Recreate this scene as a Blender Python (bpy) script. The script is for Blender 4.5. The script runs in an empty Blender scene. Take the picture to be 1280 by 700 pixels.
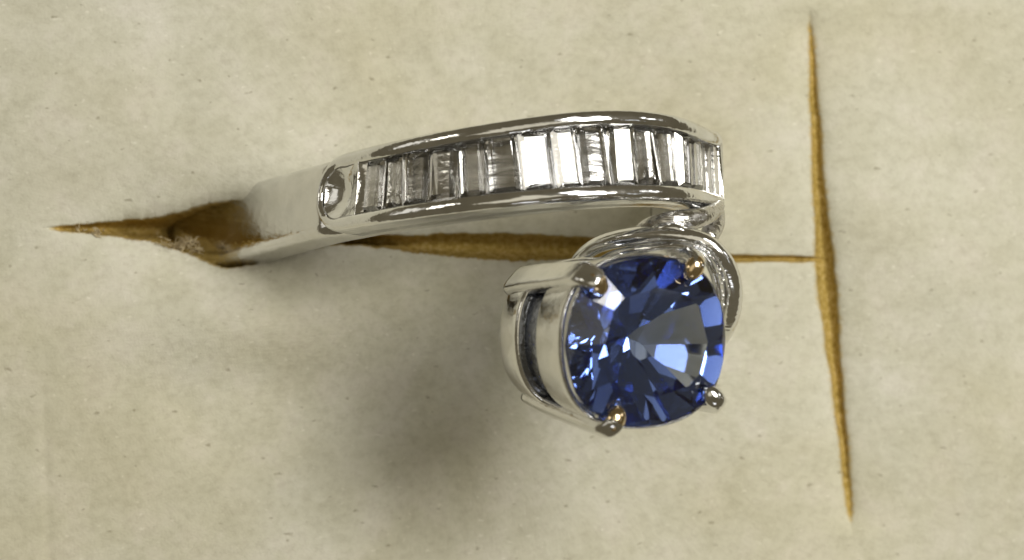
import bpy, bmesh, math, random
from mathutils import Vector, Matrix, noise
random.seed(7)
SC = bpy.context.scene
COL = SC.collection
PI = math.pi

# ------------------------------------------------------------------ camera, world, lights (1 unit = 1 cm)
SC.unit_settings.scale_length = 0.01
U = 0.003            # cm per photo pixel on the plane z = ZR
D = 13.0
ZR = 0.6
CZ = ZR + D
cam_d = bpy.data.cameras.new('camera')
cam = bpy.data.objects.new('camera', cam_d)
COL.objects.link(cam)
cam.location = (0, 0, CZ)
cam_d.sensor_width = 36
cam_d.lens = 36 * D / (1280 * U)
cam_d.clip_start = 0.1
cam_d.clip_end = 500
cam_d.dof.use_dof = True
cam_d.dof.focus_distance = CZ - 0.6
cam_d.dof.aperture_fstop = 0.65
SC.camera = cam
SC.render.resolution_x = 1024
SC.render.resolution_y = 560

w = bpy.data.worlds.new('World')
SC.world = w
w.use_nodes = True
w.node_tree.nodes['Background'].inputs[0].default_value = (1.0, 0.85, 0.54, 1)
w.node_tree.nodes['Background'].inputs[1].default_value = 0.12


def area(name, direction, dist, sx, sy, power, col, target=(0.2, -0.1, 0.5)):
    l = bpy.data.lights.new(name, 'AREA')
    l.shape = 'RECTANGLE'
    l.size, l.size_y = sx, sy
    l.energy = power
    l.color = col
    o = bpy.data.objects.new(name, l)
    COL.objects.link(o)
    d = Vector(direction).normalized()
    t = Vector(target)
    o.location = t + d * dist
    o.rotation_euler = d.to_track_quat('Z', 'Y').to_euler()
    return o


area('ceiling_lamp', (0.57, 0.27, 0.775), 22, 8.0, 7.6, 3800, (1.0, 0.965, 0.86))
area('window_panel_lamp', (0.385, 0.495, 0.79), 22, 5.2, 5.0, 780, (1.0, 0.98, 0.93))
area('upper_left_fill', (-0.75, 0.35, 0.55), 24, 5, 5, 300, (1.0, 0.95, 0.82))  # invented fill light from the upper left
area('left_reflection_fill', (-0.93, 0.28, 0.24), 24, 9, 6, 130, (1.0, 0.96, 0.86))  # added light, reflects in the left shank like a pale wall
area('front_fill', (0.15, -0.8, 0.45), 24, 8, 3, 200, (0.97, 0.98, 1.0))  # invented fill light from the near side
area('overhead_fill', (-0.10, 0.12, 0.98), 27, 22, 16, 640, (1.0, 0.93, 0.74))  # large added light so upward-facing metal reflects brighter
area('baguette_glint_light', (0.93, 0.31, 0.21), 22, 3, 3.5, 130, (1.0, 0.98, 0.94))  # small added light to whiten a baguette on the right
area('table_sheen_light', (0.90, -0.02, 0.46), 22, 2.2, 3.4, 30, (0.93, 0.97, 1.0))  # added light that puts a grey reflection on the sapphire's table

SC.view_settings.view_transform = 'Standard'
SC.view_settings.look = 'None'
SC.view_settings.exposure = 0
SC.view_settings.gamma = 1
SC.render.engine = 'CYCLES'
SC.cycles.max_bounces = 16
SC.cycles.transmission_bounces = 14
SC.cycles.glossy_bounces = 10


def at(px, py, z):
    """photo pixel + height -> point"""
    s = (CZ - z) / D
    return Vector(((px - 640) * U * s, (350 - py) * U * s, z))


def lerp_tab(tab, x):
    if x <= tab[0][0]:
        return tab[0][1:]
    for a, b in zip(tab, tab[1:]):
        if x <= b[0]:
            t = (x - a[0]) / (b[0] - a[0])
            return tuple(p + (q - p) * t for p, q in zip(a[1:], b[1:]))
    return tab[-1][1:]


def smooth_tab(tab, x, d):
    n = 7
    acc = None
    for i in range(n):
        v = lerp_tab(tab, x + (i - n // 2) * d / (n // 2))
        acc = v if acc is None else tuple(p + q for p, q in zip(acc, v))
    return tuple(p / n for p in acc)


# ------------------------------------------------------------------ materials
def new_mat(name):
    m = bpy.data.materials.new(name)
    m.use_nodes = True
    nt = m.node_tree
    return m, nt, nt.nodes['Principled BSDF']


def N(nt, typ, **kw):
    n = nt.nodes.new(typ)
    for k, v in kw.items():
        if k.startswith('i_'):
            n.inputs[k[2:].replace('_', ' ')].default_value = v
        else:
            setattr(n, k, v)
    return n


def ramp(nt, stops):
    r = nt.nodes.new('ShaderNodeValToRGB')
    e = r.color_ramp.elements
    e[0].position, e[0].color = stops[0][0], stops[0][1]
    e[1].position, e[1].color = stops[-1][0], stops[-1][1]
    for p, c in stops[1:-1]:
        x = e.new(p)
        x.color = c
    return r


def metal(name, col, rough, bump=0.15, scale=9):
    m, nt, p = new_mat(name)
    L = nt.links.new
    tc = N(nt, 'ShaderNodeTexCoord')
    p.inputs['Metallic'].default_value = 1
    n1 = N(nt, 'ShaderNodeTexNoise', i_Scale=scale, i_Detail=5.0)
    L(tc.outputs['Object'], n1.inputs['Vector'])
    mp = N(nt, 'ShaderNodeMapRange')
    mp.inputs['From Min'].default_value = 0.35
    mp.inputs['From Max'].default_value = 0.7
    mp.inputs['To Min'].default_value = rough * 0.7
    mp.inputs['To Max'].default_value = rough * 1.8
    L(n1.outputs['Fac'], mp.inputs['Value'])
    L(mp.outputs[0], p.inputs['Roughness'])
    # stretched fine scratches
    mpg = N(nt, 'ShaderNodeMapping')
    mpg.inputs['Scale'].default_value = (4, 40, 30)
    mpg.inputs['Rotation'].default_value = (0.2, 0.1, 0.3)
    L(tc.outputs['Object'], mpg.inputs['Vector'])
    n2 = N(nt, 'ShaderNodeTexNoise', i_Scale=1.0, i_Detail=3.0)
    L(mpg.outputs[0], n2.inputs['Vector'])
    n3 = N(nt, 'ShaderNodeTexNoise', i_Scale=14.0, i_Detail=2.0)
    L(tc.outputs['Object'], n3.inputs['Vector'])
    ad = N(nt, 'ShaderNodeMath', operation='ADD')
    L(n2.outputs['Fac'], ad.inputs[0])
    L(n3.outputs['Fac'], ad.inputs[1])
    b = N(nt, 'ShaderNodeBump')
    b.inputs['Strength'].default_value = bump
    b.inputs['Distance'].default_value = 0.01
    L(ad.outputs[0], b.inputs['Height'])
    L(b.outputs[0], p.inputs['Normal'])
    r = ramp(nt, [(0.3, tuple(c * 0.86 for c in col) + (1,)), (0.6, col + (1,))])
    L(n1.outputs['Fac'], r.inputs[0])
    L(r.outputs[0], p.inputs['Base Color'])
    return m


M_metal = metal('white_gold', (0.73, 0.735, 0.745), 0.10)
M_polish = metal('polished_white_gold', (0.82, 0.825, 0.835), 0.10, 0.20)
M_satin = metal('satin_white_gold', (0.79, 0.79, 0.79), 0.13, 0.16)
M_tip = metal('yellowish_gold', (0.83, 0.66, 0.42), 0.13)  # yellowish tone for the claw tips


def gem_mat(name, ior, vol=None, density=0, tint=(1, 1, 1), rough=0.0):
    m, nt, p = new_mat(name)
    L = nt.links.new
    nt.nodes.remove(p)
    out = nt.nodes['Material Output']
    g = N(nt, 'ShaderNodeBsdfGlass')
    g.inputs['IOR'].default_value = ior
    g.inputs['Color'].default_value = tint + (1,)
    g.inputs['Roughness'].default_value = rough
    L(g.outputs[0], out.inputs['Surface'])
    if vol:
        v = N(nt, 'ShaderNodeVolumeAbsorption')
        v.inputs['Color'].default_value = vol + (1,)
        v.inputs['Density'].default_value = density
        L(v.outputs[0], out.inputs['Volume'])
    return m


M_sapphire = gem_mat('blue_sapphire', 1.77, (0.17, 0.375, 0.82), 2.8, rough=0.04)
M_diamond = gem_mat('diamond', 2.42, rough=0.01)


def pad_mat():
    m, nt, p = new_mat('cream_flocked_foam')
    L = nt.links.new
    tc = N(nt, 'ShaderNodeTexCoord')
    at_ = N(nt, 'ShaderNodeAttribute', attribute_name='cut')
    # base mottling
    n1 = N(nt, 'ShaderNodeTexNoise', i_Scale=1.6, i_Detail=4.0, i_Roughness=0.6)
    L(tc.outputs['Object'], n1.inputs['Vector'])
    base = ramp(nt, [(0.3, (0.590, 0.568, 0.46, 1)), (0.5, (0.614, 0.598, 0.493, 1)), (0.72, (0.640, 0.626, 0.532, 1))])
    L(n1.outputs['Fac'], base.inputs[0])
    # fine fibre mottling
    mpg = N(nt, 'ShaderNodeMapping')
    mpg.inputs['Rotation'].default_value = (0, 0, -0.35)
    mpg.inputs['Scale'].default_value = (1, 1.25, 1)
    L(tc.outputs['Object'], mpg.inputs['Vector'])
    n2 = N(nt, 'ShaderNodeTexNoise', i_Scale=24.0, i_Detail=8.0, i_Roughness=0.72)
    L(mpg.outputs[0], n2.inputs['Vector'])
    r2 = ramp(nt, [(0.3, (0.86, 0.85, 0.83, 1)), (0.52, (1, 1, 1, 1)), (0.72, (1.07, 1.07, 1.08, 1))])
    L(n2.outputs['Fac'], r2.inputs[0])
    mx = N(nt, 'ShaderNodeMix', data_type='RGBA', blend_type='MULTIPLY')
    mx.inputs['Factor'].default_value = 1
    L(base.outputs[0], mx.inputs['A'])
    L(r2.outputs[0], mx.inputs['B'])
    # dark specks (slightly elongated)
    mp3 = N(nt, 'ShaderNodeMapping')
    mp3.inputs['Rotation'].default_value = (0, 0, -0.45)
    mp3.inputs['Scale'].default_value = (1, 1.8, 1)
    L(tc.outputs['Object'], mp3.inputs['Vector'])
    nd = N(nt, 'ShaderNodeTexNoise', i_Scale=25.0, i_Detail=2.0)
    L(tc.outputs['Object'], nd.inputs['Vector'])
    vv = N(nt, 'ShaderNodeVectorMath', operation='MULTIPLY_ADD')
    L(nd.outputs['Color'], vv.inputs[0])
    vv.inputs[1].default_value = (0.06, 0.06, 0.0)
    L(mp3.outputs[0], vv.inputs[2])
    vo = N(nt, 'ShaderNodeTexVoronoi', i_Scale=6.5, voronoi_dimensions='2D')
    L(vv.outputs[0], vo.inputs['Vector'])
    # size of speck varies per cell
    sx = N(nt, 'ShaderNodeSeparateColor')
    L(vo.outputs['Color'], sx.inputs[0])
    mr = N(nt, 'ShaderNodeMapRange')
    mr.inputs['From Min'].default_value = 0.45
    mr.inputs['From Max'].default_value = 1.0
    mr.inputs['To Min'].default_value = 0.0
    mr.inputs['To Max'].default_value = 0.09
    L(sx.outputs[0], mr.inputs['Value'])
    lt = N(nt, 'ShaderNodeMapRange')
    lt.inputs['From Min'].default_value = 0.0
    L(mr.outputs[0], lt.inputs['From Max'])
    lt.inputs['To Min'].default_value = 0.8
    lt.inputs['To Max'].default_value = 0.0
    L(vo.outputs['Distance'], lt.inputs['Value'])
    mx2 = N(nt, 'ShaderNodeMix', data_type='RGBA')
    L(lt.outputs[0], mx2.inputs['Factor'])
    L(mx.outputs['Result'], mx2.inputs['A'])
    mx2.inputs['B'].default_value = (0.24, 0.21, 0.14, 1)
    # pale specks
    vo2 = N(nt, 'ShaderNodeTexVoronoi', i_Scale=11.0, voronoi_dimensions='2D')
    L(vv.outputs[0], vo2.inputs['Vector'])
    sx2 = N(nt, 'ShaderNodeSeparateColor')
    L(vo2.outputs['Color'], sx2.inputs[0])
    mr2 = N(nt, 'ShaderNodeMapRange')
    mr2.inputs['From Min'].default_value = 0.5
    mr2.inputs['From Max'].default_value = 1.0
    mr2.inputs['To Max'].default_value = 0.14
    L(sx2.outputs[1], mr2.inputs['Value'])
    lt2 = N(nt, 'ShaderNodeMapRange')
    L(mr2.outputs[0], lt2.inputs['From Max'])
    lt2.inputs['To Min'].default_value = 0.7
    lt2.inputs['To Max'].default_value = 0.0
    L(vo2.outputs['Distance'], lt2.inputs['Value'])
    mx3 = N(nt, 'ShaderNodeMix', data_type='RGBA')
    L(lt2.outputs[0], mx3.inputs['Factor'])
    L(mx2.outputs['Result'], mx3.inputs['A'])
    mx3.inputs['B'].default_value = (0.80, 0.78, 0.68, 1)
    # cut foam core inside the slits is ochre brown
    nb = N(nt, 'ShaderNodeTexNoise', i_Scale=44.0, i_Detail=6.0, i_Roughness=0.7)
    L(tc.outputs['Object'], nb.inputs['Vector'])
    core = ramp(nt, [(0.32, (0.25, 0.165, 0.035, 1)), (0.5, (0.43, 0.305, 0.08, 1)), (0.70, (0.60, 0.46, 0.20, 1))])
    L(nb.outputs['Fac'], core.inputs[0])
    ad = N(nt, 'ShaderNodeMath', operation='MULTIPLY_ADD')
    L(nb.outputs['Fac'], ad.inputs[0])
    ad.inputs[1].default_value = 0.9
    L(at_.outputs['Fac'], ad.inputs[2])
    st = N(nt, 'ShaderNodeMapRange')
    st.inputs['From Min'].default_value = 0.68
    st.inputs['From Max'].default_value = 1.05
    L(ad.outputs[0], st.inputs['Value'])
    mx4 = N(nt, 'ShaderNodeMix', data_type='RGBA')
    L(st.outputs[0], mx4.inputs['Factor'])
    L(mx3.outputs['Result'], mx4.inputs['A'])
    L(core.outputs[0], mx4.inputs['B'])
    ns_ = N(nt, 'ShaderNodeTexNoise', i_Scale=0.85, i_Detail=3.0, i_Distortion=0.6)
    L(tc.outputs['Object'], ns_.inputs['Vector'])
    rs = ramp(nt, [(0.36, (0.975, 0.962, 0.92, 1)), (0.5, (1, 1, 1, 1)), (0.66, (1.02, 1.025, 1.05, 1))])
    L(ns_.outputs['Fac'], rs.inputs[0])
    nm = N(nt, 'ShaderNodeTexNoise', i_Scale=6.0, i_Detail=5.0, i_Roughness=0.62, i_Distortion=0.3)
    L(tc.outputs['Object'], nm.inputs['Vector'])
    rm = ramp(nt, [(0.34, (0.93, 0.93, 0.91, 1)), (0.5, (1, 1, 1, 1)), (0.64, (1.05, 1.04, 1.075, 1))])
    L(nm.outputs['Fac'], rm.inputs[0])
    mx6 = N(nt, 'ShaderNodeMix', data_type='RGBA', blend_type='MULTIPLY')
    mx6.inputs['Factor'].default_value = 1
    L(rs.outputs[0], mx6.inputs['A'])
    L(rm.outputs[0], mx6.inputs['B'])
    mx5 = N(nt, 'ShaderNodeMix', data_type='RGBA', blend_type='MULTIPLY')
    mx5.inputs['Factor'].default_value = 1
    L(mx4.outputs['Result'], mx5.inputs['A'])
    L(mx6.outputs['Result'], mx5.inputs['B'])
    L(mx5.outputs['Result'], p.inputs['Base Color'])
    p.inputs['Roughness'].default_value = 0.85
    p.inputs['Specular IOR Level'].default_value = 0.2
    # bump
    n5 = N(nt, 'ShaderNodeTexNoise', i_Scale=95.0, i_Detail=5.0, i_Roughness=0.65)
    L(mpg.outputs[0], n5.inputs['Vector'])
    sm = N(nt, 'ShaderNodeMath', operation='MULTIPLY_ADD')
    L(n2.outputs['Fac'], sm.inputs[0])
    sm.inputs[1].default_value = 1.6
    L(n5.outputs['Fac'], sm.inputs[2])
    b = N(nt, 'ShaderNodeBump')
    b.inputs['Strength'].default_value = 0.40
    b.inputs['Distance'].default_value = 0.007
    L(sm.outputs[0], b.inputs['Height'])
    L(b.outputs[0], p.inputs['Normal'])
    return m


M_pad = pad_mat()


def fibre_mat():
    m, nt, p = new_mat('pale_fibre')
    p.inputs['Base Color'].default_value = (0.58, 0.52, 0.40, 1)
    tc = N(nt, 'ShaderNodeTexCoord')
    n = N(nt, 'ShaderNodeTexNoise', i_Scale=40.0, i_Detail=3.0)
    nt.links.new(tc.outputs['Object'], n.inputs['Vector'])
    r = ramp(nt, [(0.3, (0.20, 0.14, 0.06, 1)), (0.65, (0.50, 0.42, 0.27, 1))])
    nt.links.new(n.outputs['Fac'], r.inputs[0])
    nt.links.new(r.outputs[0], p.inputs['Base Color'])
    p.inputs['Roughness'].default_value = 0.9
    return m


M_fibre = fibre_mat()


# ------------------------------------------------------------------ object helpers
def link(name, me, mat, parent=None, smooth=True):
    me.materials.clear()
    me.materials.append(mat)
    if smooth:
        for p in me.polygons:
            p.use_smooth = True
    o = bpy.data.objects.new(name, me)
    COL.objects.link(o)
    if parent:
        o.parent = parent
        o.matrix_parent_inverse = parent_inv(parent)
    return o


def parent_inv(p):
    m = Matrix.Translation(p.location)
    q = p.parent
    while q:
        q = q.parent
    return m.inverted() if p.type == 'EMPTY' else Matrix.Identity(4)


def mesh(name, vs, fs):
    me = bpy.data.meshes.new(name)
    me.from_pydata([tuple(v) for v in vs], [], fs)
    me.update()
    bm = bmesh.new()
    bm.from_mesh(me)
    bmesh.ops.recalc_face_normals(bm, faces=bm.faces)
    bm.to_mesh(me)
    bm.free()
    return me


def loft(rings, close_ring=True, close_path=False, cap=True):
    """rings: list of lists of points"""
    n = len(rings[0])
    vs = [p for r in rings for p in r]
    fs = []
    m = len(rings)
    for i in range(m if close_path else m - 1):
        a, b = i * n, ((i + 1) % m) * n
        for j in range(n if close_ring else n - 1):
            k = (j + 1) % n
            fs.append((a + j, a + k, b + k, b + j))
    if cap and not close_path:
        fs.append(tuple(range(n)))
        fs.append(tuple(range((m - 1) * n, m * n)))
    return vs, fs


def catmull(pts, k=8):
    """pts: list of tuples -> dense list"""
    out = []
    n = len(pts)
    for i in range(n - 1):
        p0 = pts[max(i - 1, 0)]
        p1, p2 = pts[i], pts[i + 1]
        p3 = pts[min(i + 2, n - 1)]
        for j in range(k):
            t = j / k
            out.append(tuple(0.5 * ((2 * b) + (-a + c) * t + (2 * a - 5 * b + 4 * c - d) * t * t + (-a + 3 * b - 3 * c + d) * t ** 3)
                             for a, b, c, d in zip(p0, p1, p2, p3)))
    out.append(tuple(pts[-1]))
    return out


def sweep(pts, up, nseg=20, power=1.0, endround=0.0):
    """pts: [(Vector, ra, rb)] ; ra across (perpendicular to up), rb along up"""
    rings = []
    m = len(pts)
    for i, (p, ra, rb) in enumerate(pts):
        t = (pts[min(i + 1, m - 1)][0] - pts[max(i - 1, 0)][0]).normalized()
        u = up(i) if callable(up) else up
        u = (u - t * u.dot(t)).normalized()
        s = t.cross(u)
        ring = []
        for j in range(nseg):
            a = 2 * PI * j / nseg
            ca, sa = math.cos(a), math.sin(a)
            ca = math.copysign(abs(ca) ** power, ca)
            sa = math.copysign(abs(sa) ** power, sa)
            ring.append(p + s * (ra * ca) + u * (rb * sa))
        rings.append(ring)
    return rings


# ------------------------------------------------------------------ gem cutter: slice a block by facet planes
def cut_gem(planes, size):
    h = size / 2
    q = [Vector((x, y, z)) for x in (-h, h) for y in (-h, h) for z in (-h, h)]
    polys = [[q[i] for i in f] for f in ((0, 1, 3, 2), (4, 6, 7, 5), (0, 4, 5, 1), (2, 3, 7, 6), (0, 2, 6, 4), (1, 5, 7, 3))]
    eps = 1e-7
    for n, d in planes:
        n = Vector(n)
        d = d / n.length
        n = n.normalized()
        out, cutp = [], []
        for f in polys:
            g = []
            for i, p in enumerate(f):
                r = f[(i + 1) % len(f)]
                dp, dr = n.dot(p) - d, n.dot(r) - d
                if dp <= eps:
                    g.append(p)
                    if dp > -eps:
                        cutp.append(p)
                if (dp > eps and dr < -eps) or (dp < -eps and dr > eps):
                    x = p.lerp(r, dp / (dp - dr))
                    g.append(x)
                    cutp.append(x)
            if len(g) > 2:
                out.append(g)
        uniq = []
        for p in cutp:
            if all((p - u).length > 1e-6 for u in uniq):
                uniq.append(p)
        if len(uniq) > 2 and len(out) < len(polys) + 1:
            c = sum(uniq, Vector()) / len(uniq)
            e1 = n.orthogonal().normalized()
            e2 = n.cross(e1)
            uniq.sort(key=lambda p: math.atan2((p - c).dot(e2), (p - c).dot(e1)))
            if not all(max(abs(n.dot(p) - d) for p in f) > 1e-6 for f in out):
                pass
            else:
                out.append(uniq)
        polys = out
    bm = bmesh.new()
    for f in polys:
        vs_ = [bm.verts.new(p) for p in f]
        bm.faces.new(vs_)
    bmesh.ops.remove_doubles(bm, verts=bm.verts, dist=2e-5)
    bmesh.ops.recalc_face_normals(bm, faces=bm.faces)
    return bm


def sq(a):
    """slightly squarish outline"""
    return 1 - 0.030 * math.cos(4 * a)


def oval_brilliant(r, seed=3):
    """round mixed cut, girdle radius r, girdle plane at z=0"""
    rnd = random.Random(seed)
    P = []
    n = 48
    for i in range(n):
        a = 2 * PI * i / n
        P.append(((math.cos(a), math.sin(a), 0), r * sq(a)))
    g = 0.025 * r

    def facet(az, ang, rad, z):
        # plane through the point (rad, z) at azimuth az whose slope is ang (from the horizontal)
        s = 1 if z >= 0 else -1
        nn = Vector((math.cos(az) * math.sin(ang), math.sin(az) * math.sin(ang), s * math.cos(ang)))
        pt = Vector((math.cos(az) * rad * sq(az), math.sin(az) * rad * sq(az), z))
        return (nn, nn.dot(pt))
    off = math.radians(135)
    # crown
    P.append(((0, 0, 1), 0.215 * r))
    for i in range(12):
        P.append(facet(off + i * PI / 6, math.radians(27) + rnd.uniform(-0.01, 0.01), r, g))
    for i in range(24):
        P.append(facet(off + PI / 24 + i * PI / 12 + rnd.uniform(-.015, .015), math.radians(36), r, g))
    for i in range(12):
        P.append(facet(off + PI / 12 + i * PI / 6, math.radians(14), r * 0.66, 0.213 * r))
    # pavilion
    for i in range(16):
        az = off + PI / 16 + i * PI / 8
        P.append(facet(az + rnd.uniform(-.02, .02), math.radians(53), r, -g))
    for i in range(14):
        az = off + 0.1 + i * PI / 7
        P.append(facet(az + rnd.uniform(-.05, .05), math.radians(48.0) + rnd.uniform(-.01, .01), r * 0.985, -g))
    for i in range(13):
        az = off + PI / 8 + i * PI / 6.5
        P.append(facet(az + rnd.uniform(-.06, .06), math.radians(42) + rnd.uniform(-.07, .05), r * 0.5, -0.62 * r))
    return cut_gem(P, 3 * r)


def baguette(wd, ln, rnd):
    """wd along x, ln along y; table at z=0, pointing up"""
    a, b = wd / 2, ln / 2
    P = [((0, 0, 1), 0.0)]
    P += [((1, 0, 0), a), ((-1, 0, 0), a), ((0, 1, 0), b), ((0, -1, 0), b)]

    def pl(n, pt):
        n = Vector(n).normalized()
        return (n, n.dot(Vector(pt)))
    tz = -0.018
    for s in (-1, 1):
        P.append(pl((s * 1, 0, 1.3), (s * a, 0, tz)))
        P.append(pl((0, s * 1, 1.1), (0, s * b, tz)))
        P.append(pl((s * 1, 0, -1.15 + rnd.uniform(-.1, .1)), (s * a, 0, tz - 0.01)))
        P.append(pl((s * 0.6, 0, -1), (s * a * 0.5, 0, tz - 0.012 - a * 0.42)))
        P.append(pl((0, s * 1, -0.9), (0, s * b, tz - 0.01)))
        P.append(pl((0, s * 0.55, -1), (0, s * b * 0.72, tz - 0.012 - a * 0.5)))
    return cut_gem(P, 3 * max(wd, ln))


# ------------------------------------------------------------------ the cushion (pad)
H_SLOT = [  # x, upper edge y, lower edge y, depth
    (55, 284.0, 287.0, 0.01), (90, 281, 290, 0.06), (130, 278, 294, 0.13), (190, 271, 303, 0.42), (225, 265, 313, 0.70), (250, 257, 325, 0.85),
    (285, 250, 338, 0.75), (310, 254, 331, 0.7), (350, 258, 320, 0.5), (400, 284, 308, 0.3), (450, 291, 306, 0.16), (500, 294, 313, 0.08), (560, 292, 321, 0.085),
    (640, 291, 326, 0.09), (740, 297, 324, 0.075), (830, 310, 326, 0.08), (900, 318, 328, 0.05), (940, 318.5, 327.5, 0.035), (1012, 320, 328, 0.035), (1030, 323, 326, 0.02)]
V_SLIT = [  # y, x centre, half width, depth
    (12, 1013, 0.6, 0.003), (60, 1016, 3.4, 0.015), (150, 1020, 6, 0.03), (260, 1026, 8.5, 0.045), (330, 1032, 12, 0.06), (370, 1036, 12, 0.06), (440, 1043, 8.5, 0.045),
    (480, 1048, 7, 0.04), (550, 1055, 5.5, 0.03), (620, 1061, 5, 0.015), (662, 1066, 0.6, 0.003)]


def gro(t):
    return math.exp(-t * t)


def pad_height(x, y):
    """x, y photo px on the z=0 plane -> (z, cut)"""
    z = 0.0
    cut = 0.0
    # broad cushion relief
    z += 0.036 * noise.noise(Vector((x * 0.0042, y * 0.0042, 3.1)))
    z += 0.003 * noise.noise(Vector((x * 0.016, y * 0.016, 7.7)))
    # upper lip rises gently over the band's end, lower lip swells below the band
    z += 0.10 * gro((x - 330) / 170) * gro((y - 405) / 62)
    z += 0.05 * gro((x - 300) / 150) * gro((y - 195) / 60)
    z += 0.05 * gro((x - 620) / 190) * gro((y - 372) / 42)
    # faint crease at lower left
    z -= 0.004 * gro((x - 58 - (y - 600) * 0.03) / 7) * (1 / (1 + math.exp(-(y - 520) / 40)))
    wob = 2.6 * noise.noise(Vector((x * 0.045, 1.3, 0.2))) + 1.3 * noise.noise(Vector((x * 0.16, 9.3, 0.2))) + 1.0 * noise.noise(Vector((x * 0.5, 2.3, 0.2)))
    wob2 = 2.2 * noise.noise(Vector((x * 0.05, 5.3, 4.2))) + 1.4 * noise.noise(Vector((x * 0.19, 3.3, 1.2))) + 1.1 * noise.noise(Vector((x * 0.55, 6.3, 1.2)))
    if 40 < x < 1045:
        yu, yl, dp = smooth_tab(H_SLOT, x, 12)
        k = min(1, max(0.15, (yl - yu) / 22))
        yu += wob * k * 0.8
        yl += wob2 * k
        hw = max((yl - yu) / 2, 0.4)
        c = (yl + yu) / 2
        t = abs(y - c) / hw
        edge = abs(y - c) - hw
        fade = min(1, max(0, (x - 50) / 25)) * min(1, max(0, (1032 - x) / 10))
        yu0, yl0, _d = smooth_tab(H_SLOT, x, 12)
        edge0 = abs(y - (yl0 + yu0) / 2) - (yl0 - yu0) / 2
        if edge < 0:
            z -= fade * (dp * (1 - t ** 2.2) ** 0.8 + 0.030 * min(1, dp * 4))
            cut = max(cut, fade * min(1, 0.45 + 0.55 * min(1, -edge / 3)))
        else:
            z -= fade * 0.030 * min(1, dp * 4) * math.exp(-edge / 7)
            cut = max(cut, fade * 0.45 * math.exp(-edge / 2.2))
        z -= fade * 0.045 * min(1, dp * 2.6) * math.exp(-math.sqrt(edge0 * edge0 + 4) / 26)
    if 5 < y < 670:
        cx, hw, dp = smooth_tab(V_SLIT, y, 14)
        cx += 1.6 * noise.noise(Vector((y * 0.03, 2.3, 8.2)))
        hw = hw * (1 + 0.12 * noise.noise(Vector((y * 0.06, 7.3, 8.2))))
        t = abs(x - cx) / max(hw, 0.3)
        edge = abs(x - cx) - hw
        fade = min(1, max(0, (y - 8) / 25)) * min(1, max(0, (668 - y) / 25))
        if edge < 0:
            z -= fade * (dp * (1 - t ** 1.6) + 0.01)
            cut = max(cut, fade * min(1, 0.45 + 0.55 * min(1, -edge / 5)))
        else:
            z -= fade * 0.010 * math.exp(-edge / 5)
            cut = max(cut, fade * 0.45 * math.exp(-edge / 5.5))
        z -= fade * 0.03 * math.exp(-abs(edge) / 30)
    return z, cut


def axis_lines(spans):
    out = []
    for a, b, st in spans:
        n = max(1, round((b - a) / st))
        out += [a + (b - a) * i / n for i in range(n)]
    out.append(spans[-1][1])
    return out


def pad_tilt(x):
    """the cushion's right end lies a little lower"""
    return -0.115 * max(-1.5, min(3.2, (x - 300) * U)) if x > 300 else -0.06 * max(-1.5, (x - 300) * U)


xs = axis_lines([(-420, -40, 24), (-40, 50, 6), (50, 300, 1.8), (300, 480, 3), (480, 760, 2.4), (760, 1000, 4), (1000, 1082, 1.4), (1082, 1320, 6), (1320, 1700, 24)])
ys = axis_lines([(-300, -30, 24), (-30, 225, 5), (225, 350, 1.3), (350, 430, 4), (430, 730, 5), (730, 1000, 24)])
pvs, cuts = [], []
for y in ys:
    for x in xs:
        z, c = pad_height(x, y)
        z += pad_tilt(x)
        s0 = (CZ - pad_tilt(x)) / D
        pvs.append(((x - 640) * U * s0, (350 - y) * U * s0, z))
        cuts.append(c)
nx, ny = len(xs), len(ys)
faces_top, faces_slot, faces_slit = [], [], []
for j in range(ny - 1):
    for i in range(nx - 1):
        a = j * nx + i
        f = (a, a + nx, a + nx + 1, a + 1)
        if min(cuts[k] for k in f) > 0.8:
            if xs[i] > 1008:
                faces_slit.append(f)
            else:
                faces_slot.append(f)
        else:
            faces_top.append(f)


def sub_mesh(name, fs, extra=None):
    used = {}
    vs, cs, nf = [], [], []
    for f in fs:
        g = []
        for k in f:
            if k not in used:
                used[k] = len(vs)
                vs.append(pvs[k])
                cs.append(cuts[k])
            g.append(used[k])
        nf.append(tuple(g))
    if extra:                                   # skirt: fold the pad's rim down to give it thickness
        edge = [i for i in range(nx)] + [(j + 1) * nx - 1 for j in range(1, ny)] + \
               [(ny - 1) * nx + i for i in range(nx - 2, -1, -1)] + [j * nx for j in range(ny - 2, 0, -1)]
        m = len(edge)
        base = len(vs)
        for k in edge:
            vs.append((pvs[k][0] * 1.02, pvs[k][1] * 1.02, -1.1))
            cs.append(0)
        for q in range(m):
            r = (q + 1) % m
            nf.append((used[edge[q]], used[edge[r]], base + r, base + q))
    me = bpy.data.meshes.new(name)
    me.from_pydata(vs, [], nf)
    at_ = me.attributes.new('cut', 'FLOAT', 'POINT')
    at_.data.foreach_set('value', cs)
    me.update()
    return me


pad = bpy.data.objects.new('ring_cushion', None)
COL.objects.link(pad)
pad.location = (0, 0, -1.1)
pad['label'] = 'cream flocked ring cushion with two brown slits, filling the background'
pad['category'] = 'ring cushion'
link('flocked_surface', sub_mesh('flocked_surface', faces_top, True), M_pad, pad)
o = link('ring_slot', sub_mesh('ring_slot', faces_slot), M_pad, pad)
o['label'] = 'long brown slit gripping the ring band, open at its left'
o = link('cross_slit', sub_mesh('cross_slit', faces_slit), M_pad, pad)
o['label'] = 'ochre upright slit at the right end of the long slot'

# frayed foam at the mouth of the slot
rnd = random.Random(11)


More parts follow.
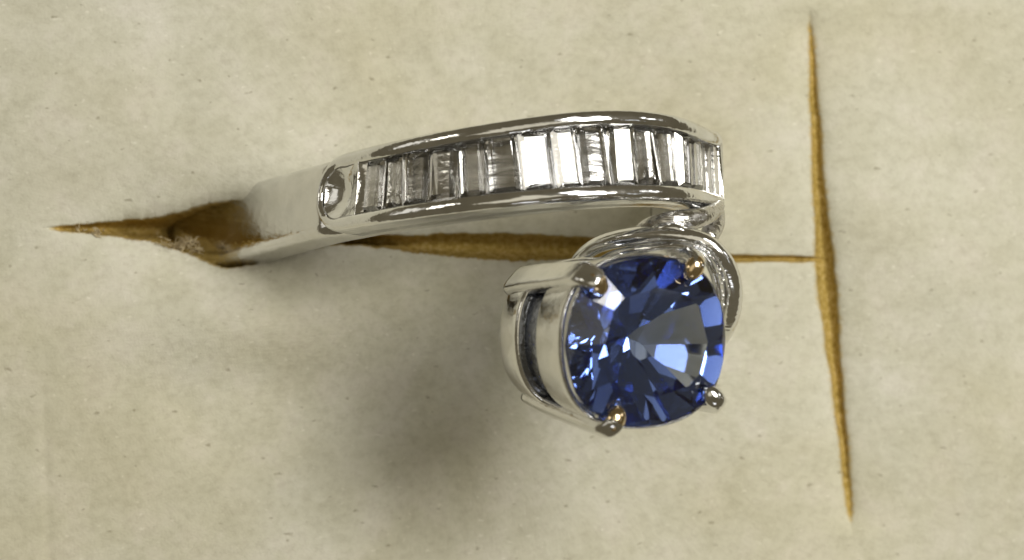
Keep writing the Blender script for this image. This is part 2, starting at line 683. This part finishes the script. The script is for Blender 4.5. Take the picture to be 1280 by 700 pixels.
def fray(cx, cy, z, n, spread, length, rad, lift=0.03):
    vs, fs = [], []
    for _ in range(n):
        p = at(cx + rnd.gauss(0, spread), cy + rnd.gauss(0, spread * 0.55), z + rnd.uniform(-0.02, 0.02))
        a = rnd.uniform(0, 2 * PI)
        pts = []
        cur = p.copy()
        r = rad * rnd.uniform(0.5, 1.5)
        L_ = length * rnd.uniform(0.4, 1.2)
        for k in range(6):
            a += rnd.uniform(-0.8, 0.8)
            pts.append((cur.copy(), r * (1 - 0.12 * k), r * (1 - 0.12 * k) * 0.8))
            cur = cur + Vector((math.cos(a), math.sin(a) * 0.7, rnd.uniform(-.4, .5))) * (L_ / 5)
        v, f = loft(sweep(pts, Vector((0.1, 0.2, 1)), 5))
        b = len(vs)
        vs += v
        fs += [tuple(b + q for q in g) for g in f]
    return vs, fs


vs, fs = [], []
for args in [(237, 303, -0.14, 70, 3.5, 0.035, 0.003), (224, 309, -0.08, 50, 4, 0.03, 0.0026), (246, 312, -0.1, 40, 3, 0.03, 0.003), (205, 304, -0.03, 24, 8, 0.03, 0.0018)]:
    v, f = fray(*args)
    b = len(vs)
    vs += v
    fs += [tuple(b + q for q in g) for g in f]
tuft = link('fibre_tuft', mesh('fibre_tuft', vs, fs), M_fibre)
tuft['label'] = 'small pale tuft of frayed fibre in the open mouth of the slot'
tuft['category'] = 'fibre tuft'
vs, fs = [], []
for args in [(122, 291, 0.0, 10, 4, 0.035, 0.004), (97, 286, 0.0, 6, 4, 0.03, 0.003), (112, 293, 0.0, 5, 3, 0.03, 0.003)]:
    v, f = fray(*args)
    b = len(vs)
    vs += v
    fs += [tuple(b + q for q in g) for g in f]
fl = link('lint', mesh('lint', vs, fs), M_fibre)
fl['label'] = 'tiny pale lint flecks on the narrow left tip of the long slot'
fl['category'] = 'lint'

# ------------------------------------------------------------------ the ring
ring = bpy.data.objects.new('gemstone_ring', None)
COL.objects.link(ring)
ring.location = (-0.17, 0.15, 0)
ring['label'] = 'white gold ring with blue sapphire and baguette diamonds, standing in the long slit'
ring['category'] = 'ring'

LEAN = math.radians(15)
RA = 0.760           # radius of the arched top
AX, AZ = 0.056, 0.98  # apex
SL = math.radians(52)  # slope of the straight left flank
BAND = [  # photo x, centre y of top face, half width (px)
    (200, 296, 45), (262, 285, 47), (300, 273, 47.5), (350, 259, 46.5), (400, 245, 47.5), (450, 233, 50), (550, 214, 53), (650, 200.5, 55), (750, 191, 57), (850, 193.5, 54.5), (890, 205, 50), (908, 215, 46), (930, 230, 44)]
PATH = []            # x, z, angle of the outward normal from the vertical
xf, zf = AX - RA * math.sin(SL), AZ - RA * (1 - math.cos(SL))
L1 = 1.25
xg, zg = xf - L1 * math.cos(SL), zf - L1 * math.sin(SL)
R2 = 0.55
for i in range(60, 0, -1):                      # curls under, inside the cushion
    a = SL + math.radians(i * 1.6)
    PATH.append((xg - R2 * (math.sin(a) - math.sin(SL)), zg - R2 * (math.cos(SL) - math.cos(a)), -a))
for i in range(90):
    t = i / 90
    PATH.append((xg + (xf - xg) * t, zg + (zf - zg) * t, -SL))
for i in range(300):
    a = -SL + (math.radians(122) + SL) * i / 299
    PATH.append((AX + RA * math.sin(a), AZ - RA * (1 - math.cos(a)), a))
TH = [p[2] for p in PATH]


def base_point(q):
    x, z, th = q
    s = (CZ - z) / D
    px = 640 + x / (U * s)
    if th > PI / 2:
        px = 905 + (th - PI / 2) * 20
    if th < -SL - 0.001:
        px = min(px, 255) - (-th - SL) * 20
    cy, hw = smooth_tab(BAND, px, 42)
    if th > math.radians(80):
        cy += (th - math.radians(80)) * 60
    Y = (350 - cy) * U * s
    return Vector((x, Y, z)), hw * U * s / math.cos(LEAN), px


BP = [base_point(q) for q in PATH]
FR = []
S = [0.0]
for i, t in enumerate(TH):
    T = (BP[min(i + 1, len(TH) - 1)][0] - BP[max(i - 1, 0)][0]).normalized()
    B = Vector((0, math.cos(LEAN), -math.sin(LEAN)))
    B = (B - T * B.dot(T)).normalized()
    Nn = T.cross(B)
    rad = Vector((math.sin(t), 0, math.cos(t)))
    if Nn.dot(rad) < 0:
        Nn = -Nn
    FR.append((T, B, Nn))
    if i:
        S.append(S[-1] + (BP[i][0] - BP[i - 1][0]).length)


def frame(s):
    """arc length -> point, half width, T, B, N"""
    import bisect
    i = min(max(bisect.bisect(S, s) - 1, 0), len(S) - 2)
    t = (s - S[i]) / (S[i + 1] - S[i])
    p = BP[i][0].lerp(BP[i + 1][0], t)
    hw = BP[i][1] + (BP[i + 1][1] - BP[i][1]) * t
    return (p, hw) + tuple(FR[i][k].lerp(FR[i + 1][k], t).normalized() for k in range(3))


def s_at(px):
    for i in range(len(S) - 1):
        if BP[i][2] <= px < BP[i + 1][2]:
            return S[i] + (S[i + 1] - S[i]) * (px - BP[i][2]) / (BP[i + 1][2] - BP[i][2])
    return S[-1]


def surf(s, v, h):
    p, hw, T, B, Nn = frame(s)
    return p + B * v + Nn * h


# shank: profile swept all the way
TOP = -0.050
THICK = 0.15
rings = []
ns = 220
for i in range(ns + 1):
    s = S[0] + (S[-1] - S[0]) * i / ns
    p, hw, T, B, Nn = frame(s)
    px = 0
    k = min(1, max(0, (s - s_at(392)) / (s_at(420) - s_at(392))))
    k = k * k * (3 - 2 * k)
    top = 0.0 + (TOP - 0.012 - 0.0) * k - 0.02 * (1 - k)
    hh = (top + THICK + 0.03) / 2
    mid = top - hh
    pr = []
    nseg = 48
    pw = 0.30
    for j in range(nseg):
        a = 2 * PI * j / nseg
        ca, sa = math.cos(a), math.sin(a)
        ca2 = math.copysign(abs(ca) ** pw, ca)
        sa2 = math.copysign(abs(sa) ** (0.34 if sa > 0 else 0.4), sa)
        pr.append(p + B * ((hw - 0.002) * ca2) + Nn * (mid + hh * sa2))
    rings.append(pr)
vs, fs = loft(rings)
shank = link('shank', mesh('shank', vs, fs), M_satin, ring)

# channel rim: closed rounded loop on the band's face
RW = 0.060            # rail width
sA = s_at(397)
sB = S[min(range(len(TH)), key=lambda i: abs(TH[i] - math.radians(81)))]
loop = []
pA = frame(sA)[1]
nose = 0.13
K = 90
for i in range(K + 1):                            # upper rail, right to left
    s = sB - 0.03 + (sA + nose - sB + 0.03) * i / K
    loop.append((s, frame(s)[1] - RW / 2))
hn = frame(sA + nose)[1] - RW / 2
for i in range(1, 24):                            # nose
    a = PI / 2 + PI * i / 24
    loop.append((sA + nose + RW * 0 + nose * math.cos(a), hn * math.sin(a)))
for i in range(K + 1):
    s = sA + nose + (sB - 0.03 - sA - nose) * i / K
    loop.append((s, -(frame(s)[1] - RW / 2)))
hb = frame(sB - 0.03)[1] - RW / 2
for i in range(1, 12):                            # squarer far end
    a = -PI / 2 + PI * i / 12
    ca, sa = math.cos(a), math.sin(a)
    loop.append((sB - 0.03 + 0.03 * abs(ca) ** 0.5, hb * math.copysign(abs(sa) ** 0.35, sa)))
prof = []
for j in range(13):                               # rounded top from outer (+) to inner (-)
    a = PI * j / 12
    prof.append((RW / 2 * math.copysign(abs(math.cos(a)) ** 0.8, math.cos(a)), -0.028 + 0.030 * math.sin(a) ** 0.8))
prof = [(RW / 2, -0.115)] + [(RW / 2, -0.07)] + prof + [(-RW / 2, -0.115)]
rings = []
m = len(loop)
for i, (s, v) in enumerate(loop):
    a, b = loop[(i - 1) % m], loop[(i + 1) % m]
    dx, dy = b[0] - a[0], b[1] - a[1]
    l = math.hypot(dx, dy) or 1
    ox, oy = dy / l, -dx / l                      # outward normal candidate
    cs = (sA + sB) / 2
    if (ox * (s - cs) * 0.2 + oy * v) < 0:
        ox, oy = -ox, -oy
    rings.append([surf(s + ox * q, v + oy * q, h) for q, h in [(q_ * (1 - 0.42 * max(0, 1 - (s - sA) / 0.16)), h_) for q_, h_ in prof]])
vs, fs = loft(rings, True, True)
rim = link('channel_rim', mesh('channel_rim', vs, fs), M_polish, ring)

# scooped end plate between the nose and the first stone
s1 = s_at(445)
vs, fs = [], []
nu, nv = 22, 18
for i in range(nu + 1):
    s = sA + 0.028 + (s1 - sA - 0.028) * i / nu
    k = (s - sA - nose) / nose
    hv = (frame(max(s, sA))[1] - RW * 0.75)
    if k < 0:
        hv = max(0.004, hn * math.sqrt(max(0, 1 - k * k)) - RW * 0.30)
    for j in range(nv + 1):
        q = -1 + 2 * j / nv
        u = i / nu
        h = -0.014 - 0.034 * (1 - q * q) * math.sin(PI * min(1, u * 1.0)) ** 0.8 + 0.010 * u
        vs.append(surf(s, hv * q, h))
for i in range(nu):
    for j in range(nv):
        a = i * (nv + 1) + j
        fs.append((a, a + 1, a + nv + 2, a + nv + 1))
# end wall behind the first stone
b = len(vs)
e = nu * (nv + 1)
hv = frame(s1)[1] - RW * 0.75
for j in range(nv + 1):
    vs.append(surf(s1 + 0.002, hv * (-1 + 2 * j / nv), -0.12))
for j in range(nv):
    fs.append((e + j, e + j + 1, b + j + 1, b + j))
plate = link('channel_end', mesh('channel_end', vs, fs), M_polish, ring)

# baguette diamonds
EDG = [447, 472, 497, 530, 568, 605, 650, 693, 727, 765, 798, 828, 853, 871, 885]
rb = random.Random(5)
TILT = {0: (-.05, .02), 1: (.04, .02), 3: (.02, .12), 6: (.165, .0), 7: (0.02, 0.01), 8: (.07, -.05), 9: (-.21, -.10), 10: (-.1, .08)}
for k in range(len(EDG) - 1):
    a, c = s_at(EDG[k]), s_at(EDG[k + 1])
    sm = (a + c) / 2
    p, hw, T, B, Nn = frame(sm)
    ln = 2 * (hw - RW) + 0.006
    bm = baguette((c - a) - 0.007, ln, rb)
    tx, ty = TILT.get(k, (rb.uniform(-.09, .09), rb.uniform(-.06, .06)))
    Nb = (Nn + T * tx + B * ty).normalized()
    Tb = (T - Nb * T.dot(Nb)).normalized()
    Bb = Nb.cross(Tb)
    M = Matrix((Tb, Bb, Nb)).transposed().to_4x4()
    M.translation = p + Nn * (-0.014)
    bm.transform(M)
    me = bpy.data.meshes.new('baguette_diamond')
    bm.to_mesh(me)
    bm.free()
    link('baguette_diamond', me, M_diamond, ring, smooth=False)

# ------------------------------------------------------------------ head with the sapphire
TA = math.radians(30)
zs = 1.12
C0 = at(808, 427, zs)
hn_ = Vector((math.sin(TA), -0.045, math.cos(TA))).normalized()
hx = Vector((1, 0, 0))
hx = (hx - hn_ * hx.dot(hn_)).normalized()
hy = hn_.cross(hx)
PX = U * (CZ - zs) / D


def hp(r, phi, h):
    """head-local polar coords in px"""
    r = r * sq(phi)
    return C0 + (hx * (r * EX * math.cos(phi)) + hy * (r * EY * math.sin(phi)) + hn_ * h) * PX


HM = Matrix((hx, hy, hn_)).transposed().to_4x4()
HM.translation = C0
RG = 113
EX, EY = 1.055, 0.955      # slightly oval
bm = oval_brilliant(RG * PX)
bm.transform(HM @ Matrix.Diagonal((EX, EY, 1, 1)))
me = bpy.data.meshes.new('sapphire')
bm.to_mesh(me)
bm.free()
saph = link('sapphire', me, M_sapphire, ring, smooth=False)


def revolve(profile, n=96):
    rings = []
    for i in range(n):
        a = 2 * PI * i / n
        rings.append([hp(r, a, h) for r, h in profile])
    return loft(rings, True, True)


def rounded(profile, k=4):
    pts = catmull(profile + [profile[0]], k)
    return pts[:-1]


# collar under the girdle, with bearing lip
vs, fs = revolve(rounded([(118, -6), (119, -14), (116, -40), (111, -76), (108, -84), (100, -84), (99, -76), (106, -40), (109, -22), (113, -8)]))
link('collar', mesh('collar', vs, fs), M_satin, ring)
# lower gallery ring
vs, fs = revolve(rounded([(105, -133), (108, -139), (105, -168), (100, -190), (95, -194), (88, -192), (86, -170), (92, -138)]))
link('gallery_ring', mesh('gallery_ring', vs, fs), M_satin, ring)
# added unpolished sleeve behind the side windows; dark colour stands in for shade
M_inner_shade = metal('shade_toned_inner_metal', (0.30, 0.32, 0.38), 0.2, 0.5, 20)
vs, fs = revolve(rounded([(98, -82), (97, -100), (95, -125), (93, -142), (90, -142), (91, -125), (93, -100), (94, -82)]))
o = link('inner_sleeve', mesh('inner_sleeve', vs, fs), M_inner_shade, ring)

CLAWS = [(135, 1.0, 21), (60, 0.8, 15), (241, 0.95, 17), (318, 0.75, 14)]
for deg, wk, wb in CLAWS:
    ph = math.radians(deg)
    pts = []
    key = [(98, -193, wb * 1.05), (106, -146, wb), (113, -90, wb * 0.97), (119, -40, wb * 0.92), (123, -6, wb * 0.85), (122, 8, wb * 0.80), (116, 18, wb * 0.72), (110, 22, wb * 0.62)]
    for r, h, wd in catmull(key, 6):
        pts.append((hp(r, ph, h), wd * PX, min(wd, 12) * PX * 0.95))
    er = hx * math.cos(ph) + hy * math.sin(ph)
    vs, fs = loft(sweep(pts, er, 24, 0.55))
    cl = link('claw', mesh('claw', vs, fs), M_satin, ring)
    # rounded tip bent over the stone
    bm = bmesh.new()
    bmesh.ops.create_uvsphere(bm, u_segments=20, v_segments=14, radius=1)
    et = hn_.cross(er)
    dirn = (er * -0.80 + hn_ * -0.12).normalized()
    up = et.cross(dirn)
    if up.dot(hn_) < 0:
        up = -up
    sz = 13.5 * (0.8 + 0.2 * wk)
    Mx = Matrix((et * sz * PX, dirn * sz * 1.35 * PX, up * sz * 0.85 * PX)).transposed().to_4x4()
    Mx.translation = hp(109, ph, 19)
    bm.transform(Mx)
    me = bpy.data.meshes.new('claw_tip')
    bm.to_mesh(me)
    bm.free()
    tip = bpy.data.objects.new('claw_tip', me)
    me.materials.append(M_tip if deg in (135, 60, 241) else M_polish)
    for p in me.polygons:
        p.use_smooth = True
    COL.objects.link(tip)
    tip.parent = cl
    cl['label'] = {135: 'broad claw at the upper left with a yellowish tip', 60: 'upper right claw with a yellowish tip',
                   241: 'lower left claw with a dull gold pointed tip', 318: 'short grey claw at the lower right'}[deg]


# second shoulder looping round behind the stone, with a finer wire inside it
def wire(name, key, mat, ra, rb_, up=Vector((0, 0, 1)), k=8, power=1.0):
    pts = []
    for x, y, z, f in catmull(key, k):
        pts.append((at(x, y, z), ra * f * U, rb_ * f * U))
    vs, fs = loft(sweep(pts, up, 18, power))
    return link(name, mesh(name, vs, fs), mat, ring)


wire('shoulder', [(716, 345, .42, .5), (722, 326, .56, .7), (748, 306, .66, .85), (790, 296, .73, .95), (842, 294, .78, 1), (880, 303, .80, 1), (903, 325, .78, 1.05),
                  (914, 356, .72, 1.1), (912, 392, .60, 1.1), (898, 420, .42, 1.1), (880, 424, .18, 1.2), (872, 400, -.1, 1.3)], M_polish, 12, 20, power=0.8)
wire('inner_wire', [(735, 338, .60, .8), (765, 318, .70, .9), (805, 311, .78, 1), (850, 309, .83, 1), (880, 322, .84, 1), (894, 350, .80, 1),
                    (896, 380, .72, 1), (890, 405, .6, 1)], M_polish, 5, 7)
# milled beads along the inner wire
bead_path = catmull([(868, 306, .875), (882, 313, .88), (899, 340, .86), (904, 375, .78), (898, 405, .68)], 30)
bm = bmesh.new()
acc = 0
last = None
for q in bead_path:
    p = at(*q)
    if last is None or (p - last).length > 0.021:
        bmesh.ops.create_icosphere(bm, subdivisions=1, radius=rnd.uniform(0.006, 0.011), matrix=Matrix.Translation(p + Vector((rnd.uniform(-.006, .006), rnd.uniform(-.006, .006), 0))))
        last = p
me = bpy.data.meshes.new('milled_edge')
bm.to_mesh(me)
bm.free()
o = link('milled_edge', me, M_polish, ring)
o['kind'] = 'stuff'
# bridge joining the baguette arm to the head
M_cast = metal('cast_white_gold', (0.68, 0.67, 0.66), 0.22, 0.9, 22)
wire('bridge', [(897, 259, .50, .6), (886, 268, .62, .9), (866, 274, .70, 1.1), (838, 277, .74, 1.1), (812, 283, .72, .9), (800, 292, .66, .7), (796, 304, .6, .5)], M_cast, 12, 16, power=0.75)
wire('bridge_foot', [(894, 262, .42, .9), (893, 280, .5, 1), (884, 300, .58, .9)], M_cast, 13, 13)
wire('bridge_lug', [(806, 296, .72, .6), (822, 287, .79, .9), (842, 285, .82, .8), (858, 291, .83, .5)], M_polish, 8, 9)
wire('under_bar', [(730, 400, .5, 1), (760, 350, .56, 1), (800, 310, .6, 1), (850, 280, .6, 1), (885, 262, .5, 1)], M_metal, 12, 14)
